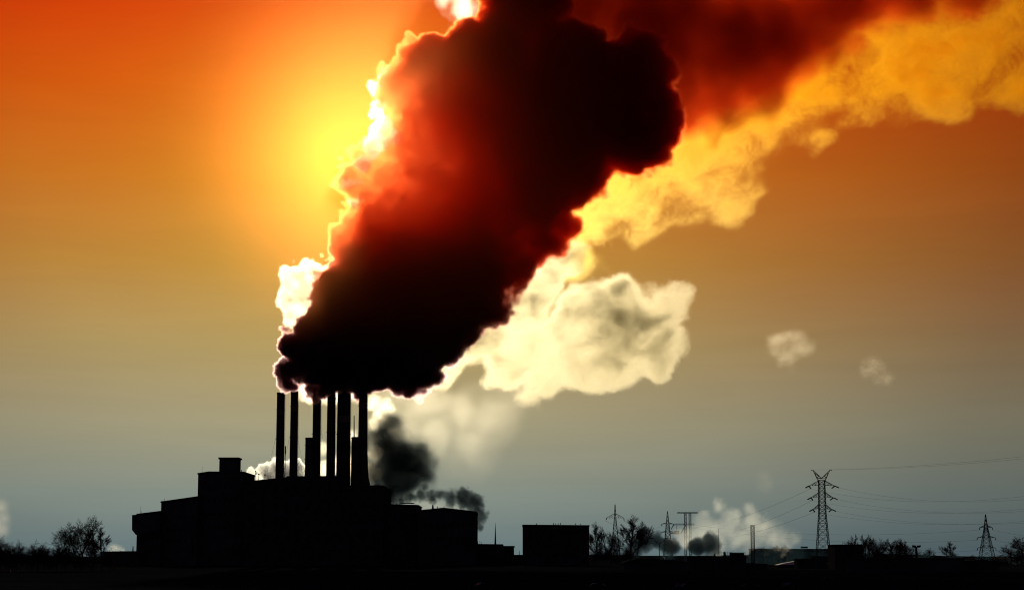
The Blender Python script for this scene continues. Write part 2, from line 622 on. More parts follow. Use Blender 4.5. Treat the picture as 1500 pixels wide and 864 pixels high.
# guy wires
for n_, (px0, py0, px1, py1, lab) in enumerate((
        (404, 640, 392, 690, 'guy wire down the left of the first tall chimney'),
        (436, 640, 446, 690, 'guy wire from the second chimney towards the left short stack'),
        (424, 640, 417, 672, 'guy wire between the first and second tall chimneys'),
        (468.5, 615, 476, 660, 'guy wire between the third and fourth tall chimneys'),
        (537.5, 612, 566, 690, 'long guy wire down the right of the rightmost tall chimney'))):
    a, b = at(px0, py0, YP + 40), at(px1, py1, YP + 30)
    tag(MB().tube([a, a.lerp(b, .5) + Vector((0, 0, -.8)), b], .07, 4).build('guy_wire', M['wire']), lab, 'guy wire')


# ------------------------------------------------------------------ bare trees
def grow(seed, H, spread=.55, levels=5, droop=0.0, lean=0.0, fork=(3, 4), up=.35, first=.28):
    r = random.Random(seed)
    trunk, crown = MB(), MB()
    tips = []

    def branch(p, d, ln, rad, lv):
        n = 3 if lv > 1 else 2
        pts, q = [p.copy()], p.copy()
        dd = d.copy()
        for i in range(n):
            dd = (dd + Vector((r.gauss(0, .13), r.gauss(0, .13), r.gauss(0, .1) + (up if lv > 1 else -droop) * .25))).normalized()
            q = q + dd * ln / n
            pts.append(q.copy())
        r1 = rad * .6
        rads = [rad + (r1 - rad) * i / n for i in range(n + 1)]
        (trunk if lv >= levels - 1 else crown).tube(pts, rads, 7 if lv >= levels - 1 else 3, caps=False)
        if lv == 0:
            return
        k = r.randint(*fork) + (1 if lv <= 2 else 0)
        for i in range(k):
            t = first + (1 - first) * (i + r.random() * .8) / k if lv < levels else .32 + .68 * (i + r.random()) / k
            t = min(t, .999)
            j = min(int(t * n), n - 1)
            bp = pts[j].lerp(pts[j + 1], t * n - j)
            ax = (pts[j + 1] - pts[j]).normalized()
            az = r.random() * 6.283
            o = ax.orthogonal()
            o.rotate(Matrix.Rotation(az, 3, ax))
            sp = spread * (.7 + .6 * r.random())
            nd = (ax * math.cos(sp) + o * math.sin(sp)).normalized()
            branch(bp, nd, ln * (.52 + .28 * r.random()) * (1.15 - .35 * t), max(rads[j] * (.45 + .15 * r.random()), .045), lv - 1)
        branch(pts[-1], dd, ln * .62, r1, lv - 1)

    branch(Vector((0, 0, -.2)), Vector((lean, 0, 1)).normalized(), H * .42, H * .022, levels)
    return trunk, crown


PROTO = []
for i, kw in enumerate((dict(seed=3, spread=.62, levels=5), dict(seed=11, spread=.42, levels=5, up=.6), dict(seed=23, spread=.75, levels=5, droop=.3),
                        dict(seed=31, spread=.5, levels=4, fork=(4, 5)), dict(seed=47, spread=.95, levels=4, fork=(5, 6), first=.05))):
    tr, cr = grow(H=20, **kw)
    zmax = max(v[2] for v in cr.v)
    f = 20 / zmax
    ms = []
    for mb, m, nm in ((tr, M['bark'], 'trunk'), (cr, M['twig'] if i < 4 else M['bush'], 'crown')):
        me = bpy.data.meshes.new(nm)
        me.from_pydata([(x * f, y * f, z * f) for x, y, z in mb.v], [], mb.f)
        me.materials.append(m)
        ms.append(me)
    xs_ = [v[0] * f for v in cr.v]
    PROTO.append((ms, max(xs_) - min(xs_)))


def tree(kind, px, pyt, Y, label, group, wpx=None, name='bare_tree', cat='tree', rot=None):
    h = Z(pyt, Y)
    ms, w = PROTO[kind]
    t = thing(name, (X(px, pyt, Y), Y, 0), label, cat, group)
    s = h / 20
    sx = s if wpx is None else wpx * Y / FPX / w
    t.scale = (sx, sx, s)
    t.rotation_euler[2] = rng.random() * 6.28 if rot is None else rot
    for me, nm in zip(ms, ('trunk', 'crown')):
        o = bpy.data.objects.new(nm, me)
        COL.objects.link(o)
        o.parent = t
    return t


GL = 'bare trees left of the power plant'
tree(0, 122, 752, 820, 'tallest bare tree in the clump left of the plant, its crown wide and rounded', GL, 64, rot=.6)
tree(2, 98, 761, 840, 'bare tree on the left flank of the tallest one', GL, 52)
tree(1, 152, 770, 830, 'slim bare tree with forked limbs on the right flank of the tallest one', GL, 42)
tree(2, 138, 778, 850, 'small bare tree half behind the right of the tallest one', GL, 48)
GB = 'leafless shrubs at the left edge'
for px, pyt, w, lab in ((4, 782, 40, 'dense leafless shrub at the very left edge of the picture'), (26, 788, 34, 'second leafless shrub from the left edge'),
                        (48, 788, 30, 'thin leafless shrub midway between left edge and the tall bare trees'), (66, 792, 32, 'low leafless shrub beside the bare trees on their left'),
                        (84, 794, 34, 'low leafless shrub under the left of the bare trees'), (112, 796, 40, 'leafless shrub at the foot of the tallest bare tree'),
                        (138, 797, 40, 'leafless shrub at the foot of the slim forked tree'), (162, 802, 26, 'smallest leafless shrub at the right end of the clump'), (16, 792, 40, 'low wide leafless shrub between the two leftmost shrubs'),
                        (57, 795, 36, 'squat leafless shrub just left of the lowest bush by the trees'), (98, 790, 30, 'upright leafless shrub in front of the left flank tree')):
    tree(4, px, pyt, 800, lab, GB, w * 1.5, 'bare_shrub', 'shrub')
GP = 'bare trees behind the lattice pylon'
tree(1, 876, 762, 1250, 'thin bare tree left of the slim pylon, close to the square block', GP, 36)
tree(3, 888, 768, 1240, 'low bare tree just left of the slim pylon', GP, 30)
tree(1, 921, 752, 1230, 'tall bare tree with upswept limbs right behind the slim pylon', GP, 54)
tree(0, 932, 760, 1260, 'bare tree at the right end of the clump behind the slim pylon', GP, 40)
tree(2, 907, 776, 1220, 'low bushy bare tree at the foot of the slim pylon', GP, 36)
for px, pyt, w, lab in ((872, 790, 30, 'leafless shrub against the right wall of the square block'), (896, 794, 34, 'leafless shrub under the slim pylon'),
                        (920, 797, 34, 'leafless shrub right of the slim pylon foot')):
    tree(4, px, pyt, 1200, lab, 'leafless shrubs around the slim pylon', w * 1.4, 'bare_shrub', 'shrub')
GR = 'bare trees along the right skyline'
for k, px, pyt, w, Y, lab in (
        (1, 1252, 780, 14, 1500, 'narrow bare tree just behind the dark box shaped building'), (1, 1266, 781, 20, 1500, 'second bare tree right of the box shaped building'),
        (3, 1278, 781, 24, 1520, 'rounded bare tree third from the box shaped building'), (0, 1290, 790, 26, 1480, 'lower bare tree in the middle of the right hand row'),
        (1, 1304, 787, 24, 1500, 'bare tree left of the broadest pair in the row'), (0, 1314, 786, 24, 1510, 'broad bare tree near the floodlight mast'),
        (3, 1328, 792, 22, 1490, 'bare tree immediately left of the floodlight mast'), (4, 1425, 813, 30, 900, 'low shrub right of the long shed end'), (4, 1440, 815, 34, 900, 'low shrub before the foot of the distant stepped pylon'), (4, 1462, 812, 36, 900, 'shrub left of the large tree at the right edge'),
        (3, 1363, 801, 18, 1700, 'small hazy bare tree right of the floodlight mast'),
        (1, 1394, 791, 20, 1600, 'lone narrow bare tree above the right end of the long shed'), (4, 1424, 811, 22, 2000, 'small far tree left of the distant stepped pylon'),
        (4, 1462, 812, 30, 1900, 'low far tree at the right foot of the distant stepped pylon'), (0, 1494, 784, 40, 1300, 'large bare tree cut by the right edge of the picture'),
        (3, 1481, 796, 22, 1320, 'smaller bare tree beside the large one at the right edge'),
        (4, 1490, 800, 50, 1310, 'wide leafless shrub under the large tree at the right edge'), (4, 1258, 800, 26, 1500, 'leafless shrub behind the box shaped building'),
        (4, 1285, 800, 40, 1500, 'wide leafless shrub in the middle of the right hand row'), (4, 1312, 802, 40, 1500, 'wide leafless shrub left of the floodlight mast'),
        (1, 1272, 786, 18, 1510, 'slender bare tree filling the left of the right hand row'), (1, 1322, 790, 18, 1505, 'slender bare tree filling the gap near the floodlight mast'),
        (4, 1345, 806, 26, 1600, 'low hazy shrub at the floodlight mast foot'), (4, 1395, 804, 24, 1600, 'low shrub under the lone narrow tree')):
    tree(k, px, pyt, Y, lab, GR, w * 1.3)
GD = 'hazy far trees right of the white steam'
for k, px, pyt, w, lab in ((3, 1121, 799, 20, 'far hazy tree touching the right side of the white steam'), (0, 1133, 797, 16, 'far hazy tree, the second right of the white steam'),
                           (3, 1143, 797, 16, 'far hazy pointed tree before the long blue building'), (3, 1153, 800, 16, 'last far hazy tree towards the tall branching pylon')):
    tree(k, px, pyt, 2700, lab, GD, w * 1.5)


# ------------------------------------------------------------------ pylons
def bars(mb, seg, r):
    for a, b in seg:
        mb.tube([a, b], r, 4)


def lattice_body(levels, cx, cy, r, r2=None):
    """square tower from (z, half width) levels: legs, rings and crossed braces"""
    mb = MB()
    for (z0, w0), (z1, w1) in zip(levels, levels[1:]):
        c0 = [Vector((cx + sx * w0, cy + sy * w0, z0)) for sx, sy in ((-1, -1), (1, -1), (1, 1), (-1, 1))]
        c1 = [Vector((cx + sx * w1, cy + sy * w1, z1)) for sx, sy in ((-1, -1), (1, -1), (1, 1), (-1, 1))]
        for i in range(4):
            j = (i + 1) % 4
            mb.tube([c0[i], c1[i]], r, 4)
            bars(mb, ((c0[i], c1[j]), (c0[j], c1[i]), (c1[i], c1[j])), r2 or r * .6)
    return mb


def body_levels(z0, z1, w0, w1, n):
    out = []
    q = (w1 / w0) ** (1 / n) if w1 < w0 else 1
    hs = [q ** i for i in range(n)]
    tot_ = sum(hs)
    z = z0
    for i in range(n + 1):
        f = (z - z0) / (z1 - z0)
        out.append((z, w0 + (w1 - w0) * f))
        if i < n:
            z += (z1 - z0) * hs[i] / tot_
    return out


def arm_mb(cx, cy, z, w, reach, rise, side, r, drop=0.0):
    mb = MB()
    tip = Vector((cx + side * reach, cy, z - drop))
    for sy in (-1, 1):
        a, b = Vector((cx + side * w, cy + sy * w, z)), Vector((cx + side * w, cy + sy * w, z + rise))
        mb.tube([a, tip], r, 4)
        mb.tube([b, tip], r, 4)
        for f in (.35, .65):
            mb.tube([a.lerp(tip, f), b.lerp(tip, f)], r * .6, 4)
        mb.tube([a.lerp(tip, .35), b.lerp(tip, .0)], r * .6, 4)
        mb.tube([a.lerp(tip, .65), b.lerp(tip, .35)], r * .6, 4)
    return mb, tip


def insulator(t, a, b, r, n=9):
    pts, rr = [], []
    for i in range(n * 2 + 1):
        pts.append(a.lerp(b, i / (n * 2)))
        rr.append(r if i % 2 else r * .55)
    MB().tube(pts, rr, 8).build('insulator', M['insul'], t)


# the tall branching pylon
ENDS = {}


def branching_pylon(px, Y, label, key):
    k = Y / FPX
    sc = k / (1000 / FPX)
    c = at(px, 815, Y)
    cx = c.x
    H = 46.2
    t = thing('pylon', (cx, Y, 0), label, 'pylon')
    z_ = lambda py: (815 - py) / FPX * 1000 + EYE           # heights measured on the nearest one at 1000 m
    lv = body_levels(0, z_(752), 3.9, 1.75, 8)
    lv += [(z_(752) + (z_(704) - z_(752)) * i / 8, 1.75 - .25 * i / 8) for i in range(1, 9)]
    lattice_body(lv, cx, Y, .2, .11).build('lattice_body', M['steel'], t)
    for s in (-1, 1):
        mb = MB()
        tipa = Vector((cx + s * 4.5, Y, z_(689)))
        for sy in (-1.45, 1.45):
            a, b = Vector((cx + s * 1.5, Y + sy, z_(706))), Vector((cx - s * .2, Y + sy, z_(702)))
            bars(mb, ((a, tipa), (b, tipa), (a.lerp(tipa, .33), b.lerp(tipa, .33)), (a.lerp(tipa, .66), b.lerp(tipa, .66)), (a.lerp(tipa, .33), b), (a.lerp(tipa, .66), b.lerp(tipa, .33))), .14)
        mb.tube([tipa, tipa + Vector((s * 1.0, 0, -.25))], .2, 4)
        mb.build('horn', M['steel'], t)
        ENDS[key, 'g', s] = tipa
        for n_, (py, reach) in enumerate(((711, 6.8), (728, 5.9), (745, 5.0))):
            mb, tip = arm_mb(cx, Y, z_(py), 1.6, reach, 2.2, s, .13, .5)
            mb.build('cross_arm', M['steel'], t)
            e1 = tip + Vector((s * 1.9, -1.6, -1.0))
            e2 = tip + Vector((s * -1.4, 1.6, -1.2))
            insulator(t, tip, e1, .34)
            insulator(t, tip, e2, .34)
            ENDS[key, n_, s] = e1
            ENDS[key, n_, s, 'far'] = e2
    return t


branching_pylon(1206, 1000, 'tallest lattice pylon with forked V top and three pairs of arms', 'main')
branching_pylon(1790, 700, 'forked pylon standing nearest, beyond the right edge of the picture', 'near')


def spike_pylon(px, pyt, pyb, Y, arms, wb, label, key, group=None, body_top=None, rise=1.6, wt=.5):
    """single pointed lattice pylon; arms are (py, reach px)"""
    k = Y / FPX
    c = at(px, pyb, Y)
    zt = Z(pyt, Y)
    t = thing('pylon', (c.x, Y, 0), label, 'pylon', group)
    bt = Z(body_top, Y)
    wm = wt * k * 2.2
    lv = body_levels(0, bt, wb * k / 2 * 1.1, wm, 9)
    lv += [(bt + (zt - bt) * f, wm + (.12 - wm) * f) for f in (.35, .65, 1)]
    lattice_body(lv, c.x, Y, .2 * k / .4, .11 * k / .4).build('lattice_body', M['steel'], t)
    ENDS[key, 'g', 0] = Vector((c.x, Y, zt))
    for n_, (py, reach, drop) in enumerate(arms):
        for s in (-1, 1):
            z = Z(py, Y)
            mb, tip = arm_mb(c.x, Y, z, wm * .9, reach * k, rise, s, .13 * k / .4, drop)
            mb.build('cross_arm', M['steel'], t)
            e = tip + Vector((s * .3, 0, -2.0))
            insulator(t, tip, e, .3 * k / .4)
            ENDS[key, n_, s] = e
    return t


spike_pylon(901.5, 738.5, 816, 1150, ((758, 12.5, 0),), 15, 'slim pointed pylon with one pair of arms among the bare trees', 'slim', body_top=757, rise=2.6)
spike_pylon(978.5, 748.5, 816, 2000, ((767, 8.5, 0), (779, 9.5, 0)), 13, 'pointed pylon behind the steam, left of the T shaped lattice gantry', 'mid', body_top=766, wt=.9)
spike_pylon(1446, 753, 824, 1500, ((772, 9, 0), (787, 13, 0), (802, 13, 0)), 21, 'distant stepped pylon with a spike top near the right edge', 'far', body_top=772, wt=1.0)

# T shaped gantry behind the steam
Y = 1700
k = Y / FPX
c = at(1008, 815, Y)
t = thing('gantry', (c.x, Y, 0), 'T shaped twin legged lattice gantry behind the white steam', 'gantry')
for s in (-1, 1):
    x = c.x + s * 3.4 * k
    lattice_body([(i * Z(751, Y) / 14, .9) for i in range(15)], x, Y, .22, .13).build('lattice_leg', M['steel'], t)
for py, pa, pb in ((750.5, 992, 1022.5), (767.5, 987.5, 1017)):
    mb = MB()
    xa, xb = X(pa, py, Y), X(pb, py, Y)
    z = Z(py, Y)
    n = 12
    for sy in (-1, 1):
        for dz in (0, 1.0):
            mb.tube([(xa, Y + sy, z + dz - .5), (xb, Y + sy, z + dz - .5)], .22, 4)
        for i in range(n):
            xx = xa + (xb - xa) * i / n
            mb.tube([(xx, Y + sy, z - .5 + (i % 2)), (xx + (xb - xa) / n, Y + sy, z - .5 + ((i + 1) % 2))], .13, 4)
    mb.build('cross_beam', M['steel'], t)
a = at(989, 769, Y)
b = at(991.5, 781, Y)
sw = MB().box((b.x - 2, Y - 1.5, b.z - .6), (b.x + 2, Y + 1.5, b.z + 2.6))
sw.tube([(b.x, Y, b.z + 2.6), (b.x, Y, a.z)], .25, 6).tube([(b.x - 1, Y, b.z), (b.x - 6.5, Y, b.z + .2)], .35, 6)
sw.build('switch_box', M['dark_steel'], t)
MB().tube([at(987, 767, Y), at(983, 775, Y)], .3, 6).build('insulator', M['insul'], t)
MB().tube([at(1003, 771, Y), at(997, 781, Y)], .3, 6).build('stay', M['steel'], t)

# narrow lattice mast in the steam
Y = 1000
c = at(1103, 815, Y)
t = thing('lattice_mast', (c.x, Y, 0), 'narrow straight lattice mast standing in the right side of the white steam', 'mast')
lattice_body([(i * Z(769, Y) / 18, .85) for i in range(19)], c.x, Y, .14, .08).build('lattice_body', M['steel'], t)
MB().box((c.x - 1.2, Y - 1.2, Z(769.6, Y)), (c.x + 1.2, Y + 1.2, Z(769, Y))).build('platform', M['steel'], t)

# street lamp with two curved arms
Y = 640
c = at(966.5, 830, Y)
t = thing('street_lamp', (c.x, Y, 0), 'double armed street lamp rising before the dark smoke', 'street lamp')
zt = Z(795, Y)
MB().tube([(c.x, Y, 0), (c.x, Y, zt)], [.16, .1], 8).build('pole', M['dark_steel'], t)
for s in (-1, 1):
    pts = [Vector((c.x + s * 1.9 * math.sin(q * 1.35), Y, zt + 1.5 * (1 - math.cos(q * 1.35)) + q * .35)) for q in (0, .25, .5, .75, 1)]
    MB().tube(pts, .09, 6).build('arm', M['dark_steel'], t)
    e = pts[-1]
    MB().tube([e, e + Vector((s * .5, 0, .08)), e + Vector((s * 1.0, 0, .05))], [.1, .22, .12], 8).build('lamp_head', M['dark_steel'], t)

# floodlight mast
Y = 1000
c = at(1342.5, 815, Y)
t = thing('floodlight_mast', (c.x, Y, 0), 'short floodlight mast with two square heads among the right hand trees', 'floodlight mast')
MB().tube([(c.x, Y, 0), (c.x, Y, Z(801, Y))], [.75, .6], 8).build('pole', M['dark_steel'], t)
MB().box((c.x - 2, Y - .3, Z(801.4, Y)), (c.x + 2, Y + .3, Z(800.4, Y))).build('cross_bar', M['dark_steel'], t)
for s in (-1, 1):
    MB().prism([(c.x + s * .25, Z(801, Y) + .2), (c.x + s * 2.1, Z(801, Y) + .1), (c.x + s * 2.3, Z(798, Y)), (c.x + s * .25, Z(798.4, Y))], Y - 1, Y - .31).build('lamp_head', M['dark_steel'], t)


# ------------------------------------------------------------------ power lines
def cable(a, b, sag, label, r=.06, group='power lines'):
    a, b = Vector(a), Vector(b)
    n = 28
    pts = [a.lerp(b, i / n) - Vector((0, 0, 4 * sag * (i / n) * (1 - i / n))) for i in range(n + 1)]
    return tag(MB().tube(pts, r, 4).build('power_line', M['wire']), label, 'power line', group)


LV = ('upper', 'middle', 'lower')
for s, sd in ((-1, 'left'), (1, 'right')):
    cable(ENDS['main', 'g', s], ENDS['near', 'g', s], 3.0, f'earth wire rising to the right from the {sd} horn of the tallest pylon', .035)
    for n_ in range(3):
        cable(ENDS['main', n_, s], ENDS['near', n_, s, 'far'], 11 - n_, f'wire sagging away right from the {LV[n_]} {sd} arm of the tallest pylon', .035)
for n_ in range(3):
    cable(ENDS['main', n_, -1, 'far'], ENDS['mid', min(n_, 1), -1 if n_ == 0 else 1], 9, f'wire running down left from the {LV[n_]} left arm of the tallest pylon', .05)
for n_ in range(3):
    e = ENDS['far', n_, -1]
    f = at(1010, (768, 772, 790)[n_], 1700)
    cable(e, f, 6, f'wire running left from the {LV[n_]} arm of the distant stepped pylon', .065)
    e = ENDS['far', n_, 1]
    cable(e, at(1660, 783 + 14 * n_, 1400), 5, f'wire leaving right from the {LV[n_]} arm of the distant stepped pylon', .065)
for s in (-1, 1):
    cable(ENDS['slim', 0, s], ENDS['mid', 0, s], 6, f'wire from the {"left" if s < 0 else "right"} arm tip of the slim pylon to the pylon in the steam', .05)


# ------------------------------------------------------------------ parked cars along the near road
def make_car():
    t = thing('parked_car', (0, 0, 0), 'x', 'car', 'cars parked along the road in the dark foreground')
    prof = [(-2.2, .35), (-2.25, .75), (-2.1, .95), (-1.75, 1.02), (-1.2, 1.42), (-.4, 1.5), (.35, 1.44), (1.05, 1.0), (1.9, .86), (2.2, .68), (2.22, .35)]
    MB().prism(list(reversed(prof)), -.85, .85).build('body', M['car'], t)
    MB().prism([(.42, 1.43), (.47, 1.47), (1.12, 1.03), (1.06, .99)], -.72, .72).build('windscreen', M['glass'], t)
    for s in (-1, 1):
        MB().tube([(.22, s * .8, 1.5), (.42, s * .8, 1.43), (.62, s * .8, 1.31), (.8, s * .8, 1.17), (.95, s * .8, 1.02), (1.04, s * .8, .9)], .045, 12).build('window_trim', M['chrome'], t, True)
    MB().prism([(-1.66, 1.1), (-1.62, 1.14), (-1.2, 1.46), (-1.22, 1.42)], -.7, .7).build('rear_window', M['glass'], t)
    for s in (-1, 1):
        y = s * .852
        MB().prism([(-1.3, 1.02), (-1.1, 1.34), (-.1, 1.42), (.3, 1.38), (.8, 1.02)], min(y, y + s * .01), max(y, y + s * .01)).build('side_window', M['glass'], t)
        for x in (-1.4, 1.4):
            w = MB()
            w.tube([(x, s * .62, .33), (x, s * .9, .33)], .33, 16)
            wh = w.build('wheel', M['rubber'], t)
            MB().tube([(x, s * .88, .33), (x, s * .915, .33)], .2, 12).build('rim', M['steel'], wh)
    return t


car0 = make_car()
for i, (px, py, rz, lab) in enumerate((
        (705, 860, 3.5, 'dark parked car with a faint gleam below the low antenna shed'), (873, 861, 2.9, 'dark parked car under the bare trees, hardly gleaming'),
        (1000, 862, 3.75, 'dark parked car with the longest bright gleam at the bottom edge'), (1098, 862, 2.5, 'dark parked car with a short gleam right of the railed building'),
        (1156, 860, 3.5, 'dark parked car below the shining pale roof'), (1214, 850, 2.35, 'dark parked car with a bright slanting gleam below the tallest pylon'))):
    c_ = car0 if i == 0 else copy_tree(car0)
    Y = EYE * FPX / (py - 815 + 4)
    c_.location = (X(px, py, Y), Y, 0)
    c_.rotation_euler[2] = rz
    c_['label'] = lab


# ------------------------------------------------------------------ smoke and steam: real volumes in density grids
class G:
    def __init__(s, name):
        s.t = bpy.data.node_groups.new(name, 'GeometryNodeTree')
        s.t.interface.new_socket('Geometry', in_out='OUTPUT', socket_type='NodeSocketGeometry')
        s.out = s.t.nodes.new('NodeGroupOutput')

    def link(s, v, i):
        if hasattr(v, 'links'):
            s.t.links.new(v, i)
        else:
            i.default_value = v

    def m(s, op, a, b=0.0, c=0.0):
        n = s.t.nodes.new('ShaderNodeMath')
        n.operation = op
        for v, i in zip((a, b, c), n.inputs):
            s.link(v, i)
        return n.outputs[0]

    def v(s, op, a, b=(0, 0, 0), scale=None):
        n = s.t.nodes.new('ShaderNodeVectorMath')
        n.operation = op
        s.link(a, n.inputs[0])
        s.link(b, n.inputs[1])
        if scale is not None:
            s.link(scale, n.inputs['Scale'])
        return n.outputs['Value'] if op in ('DISTANCE', 'DOT_PRODUCT', 'LENGTH') else n.outputs['Vector']

    def noise(s, vec, scale, detail, rough, col=False):
        n = s.t.nodes.new('ShaderNodeTexNoise')
        s.link(vec, n.inputs['Vector'])
        n.inputs['Scale'].default_value = scale
        n.inputs['Detail'].default_value = detail
        n.inputs['Roughness'].default_value = rough
        return n.outputs['Color' if col else 'Fac']

    def voro(s, vec, scale, detail, rough):
        n = s.t.nodes.new('ShaderNodeTexVoronoi')
        n.feature = 'F1'
        s.link(vec, n.inputs['Vector'])
        n.inputs['Scale'].default_value = scale
        n.inputs['Detail'].default_value = detail
        n.inputs['Roughness'].default_value = rough
        return n.outputs['Distance']

    def mapr(s, v, a, b, c, d, smooth=False):
        n = s.t.nodes.new('ShaderNodeMapRange')
        if smooth:
            n.interpolation_type = 'SMOOTHSTEP'
        for x, i in zip((v, a, b, c, d), n.inputs):
            s.link(x, i)
        return n.outputs[0]


def vmat(name, color, dens, g_, color2=None, z0=0, z1=1, step=1.5, d2=1.0):
    """density grid -> Principled Volume; with color2 a graded light tint is painted into the smoke from height z0 to z1"""
    m = bpy.data.materials.new(name)
    m.use_nodes = True
    t = m.node_tree
    t.nodes.clear()
    o = t.nodes.new('ShaderNodeOutputMaterial')
    p = t.nodes.new('ShaderNodeVolumePrincipled')
    a = t.nodes.new('ShaderNodeAttribute')
    a.attribute_name = 'density'
    p.inputs['Density Attribute'].default_value = ''
    k = t.nodes.new('ShaderNodeMath')
    k.operation = 'MULTIPLY'
    k.inputs[1].default_value = dens
    t.links.new(a.outputs['Fac'], k.inputs[0])
    t.links.new(k.outputs[0], p.inputs['Density'])
    p.inputs['Color'].default_value = (*color, 1)
    p.inputs['Anisotropy'].default_value = g_
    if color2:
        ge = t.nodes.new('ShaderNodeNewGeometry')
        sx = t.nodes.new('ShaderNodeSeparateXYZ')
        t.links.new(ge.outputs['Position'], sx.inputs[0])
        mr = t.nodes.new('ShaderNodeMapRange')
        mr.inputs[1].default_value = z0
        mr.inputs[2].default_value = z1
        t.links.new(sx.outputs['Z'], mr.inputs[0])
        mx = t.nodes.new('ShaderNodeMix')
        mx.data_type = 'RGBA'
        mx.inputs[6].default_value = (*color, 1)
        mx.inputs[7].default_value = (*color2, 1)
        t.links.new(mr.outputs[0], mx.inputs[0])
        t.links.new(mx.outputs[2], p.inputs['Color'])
        md = t.nodes.new('ShaderNodeMapRange')          # denser low down for a dark foot, thinner above for sun glow
        md.inputs[1].default_value = z0
        md.inputs[2].default_value = z1
        md.inputs[3].default_value = dens * d2
        md.inputs[4].default_value = dens
        t.links.new(sx.outputs['Z'], md.inputs[0])
        t.links.new(md.outputs[0], k.inputs[1])
    t.links.new(p.outputs[0], o.inputs['Volume'])
    m.cycles.volume_step_rate = step
    return m


def smoke(name, label, cat, sph, Y, material, vox, bump=(10, .03, 2), fbm=(14, .012, 6, .6), wl=6, wr=None, split=None, pad=20, k=8, warp=(8, .012),
          seed=0, hole=None, grow_=0.0, flat=1.0, group=None, thin=None, wind=None):
    """sph: puffs (px, py, radius px, depth m); the density falls to 0 over wl..wr metres at the surface.
    bump: cauliflower lumps, fbm: ragged detail, hole: torn gaps, flat: depth squash"""
    pts = [(at(px, py, Y + dy), r * (Y + dy) / FPX) for px, py, r, dy in sph]
    lo = [min(c[i] - r * (flat if i == 1 else 1) for c, r in pts) - pad for i in range(3)]
    hi = [max(c[i] + r * (flat if i == 1 else 1) for c, r in pts) + pad for i in range(3)]
    lo[2] = max(lo[2], .5)
    org = Vector(((lo[0] + hi[0]) / 2, (lo[1] + hi[1]) / 2, lo[2]))
    g = G(name)
    pos = g.t.nodes.new('GeometryNodeInputPosition').outputs[0]
    shift = Vector((seed * 371.7 + 50, seed * 113.3, seed * 59.1))
    off = g.v('ADD', pos, tuple(shift))
    p = off
    if warp:
        w = g.v('SUBTRACT', g.noise(off, warp[1], 2, .5, True), (.5, .5, .5))
        p = g.v('ADD', off, g.v('SCALE', w, scale=warp[0] * 2.0))
    if flat != 1:
        p = g.v('MULTIPLY', p, (1, 1 / flat, 1))
    nv = p
    if wind:                                       # detail drawn out along the wind: (angle, stretch)
        ca, sa = math.cos(rad(wind[0])), math.sin(rad(wind[0]))
        cx = g.t.nodes.new('ShaderNodeCombineXYZ')
        for i_, ax_ in enumerate(((ca / wind[1], 0, sa / wind[1]), (0, 1, 0), (-sa, 0, ca))):
            g.t.links.new(g.v('DOT_PRODUCT', p, ax_), cx.inputs[i_])
        nv = cx.outputs[0]
    s = None
    for c, r in pts:
        q = c - org + shift
        q.y /= flat
        d_ = g.m('SUBTRACT', g.v('DISTANCE', p, tuple(q)), r + grow_)
        s = d_ if s is None else g.m('SMOOTH_MIN', s, d_, float(k))
    if bump:
        s = g.m('ADD', s, g.m('MULTIPLY', g.m('SUBTRACT', g.voro(off, bump[1], bump[2], .55), .5), bump[0] * 2.0))
    if fbm:
        s = g.m('ADD', s, g.m('MULTIPLY', g.m('SUBTRACT', g.noise(nv, *fbm[1:]), .5), fbm[0] * 2.0))
    wd = float(wl)
    if split:
        a = at(*split[0], Y) - org
        b = at(*split[1], Y) - org
        dd = b - a
        tt = g.m('DIVIDE', g.v('DOT_PRODUCT', g.v('SUBTRACT', pos, tuple(a)), tuple(dd)), dd.length_squared)
        wd = g.mapr(tt, 0.0, 1.0, float(wl), float(wr), True)
    den = g.mapr(g.m('DIVIDE', g.m('MULTIPLY', s, -1.0), wd), 0.0, 1.0, 0.0, 1.0, True)
    if hole:
        den = g.m('MULTIPLY', den, g.mapr(g.noise(nv, *hole[:3]), hole[3], hole[4], hole[5], 1.0, True))
    if thin:                                       # density thinned round one spot so the sun glow shows through
        q = at(thin[0], thin[1], Y) - org
        dx = g.v('DISTANCE', g.v('MULTIPLY', pos, (1, 0, 1)), (q.x, 0, q.z))
        den = g.m('MULTIPLY', den, g.mapr(dx, thin[2] * Y / FPX, thin[3] * Y / FPX, thin[4], 1.0, True))
    vc = g.t.nodes.new('GeometryNodeVolumeCube')
    g.t.links.new(den, vc.inputs['Density'])
    vc.inputs['Min'].default_value = tuple(Vector(lo) - org)
    vc.inputs['Max'].default_value = tuple(Vector(hi) - org)
    res = [max(8, int((hi[i] - lo[i]) / vox)) for i in range(3)]
    print('VOX', name, res, res[0] * res[1] * res[2] / 1e6)
    for r_, ax in zip(res, 'XYZ'):
        vc.inputs['Resolution ' + ax].default_value = r_
    sm = g.t.nodes.new('GeometryNodeSetMaterial')
    g.t.links.new(vc.outputs[0], sm.inputs[0])
    sm.inputs['Material'].default_value = material
    g.t.links.new(sm.outputs[0], g.out.inputs[0])
    vd = bpy.data.volumes.new(name)
    vd.materials.append(material)
    o = bpy.data.objects.new(name, vd)
    COL.objects.link(o)
    o.location = org
    md = o.modifiers.new('density', 'NODES')
    md.node_group = g.t
    return tag(o, label, cat, group, 'thing')


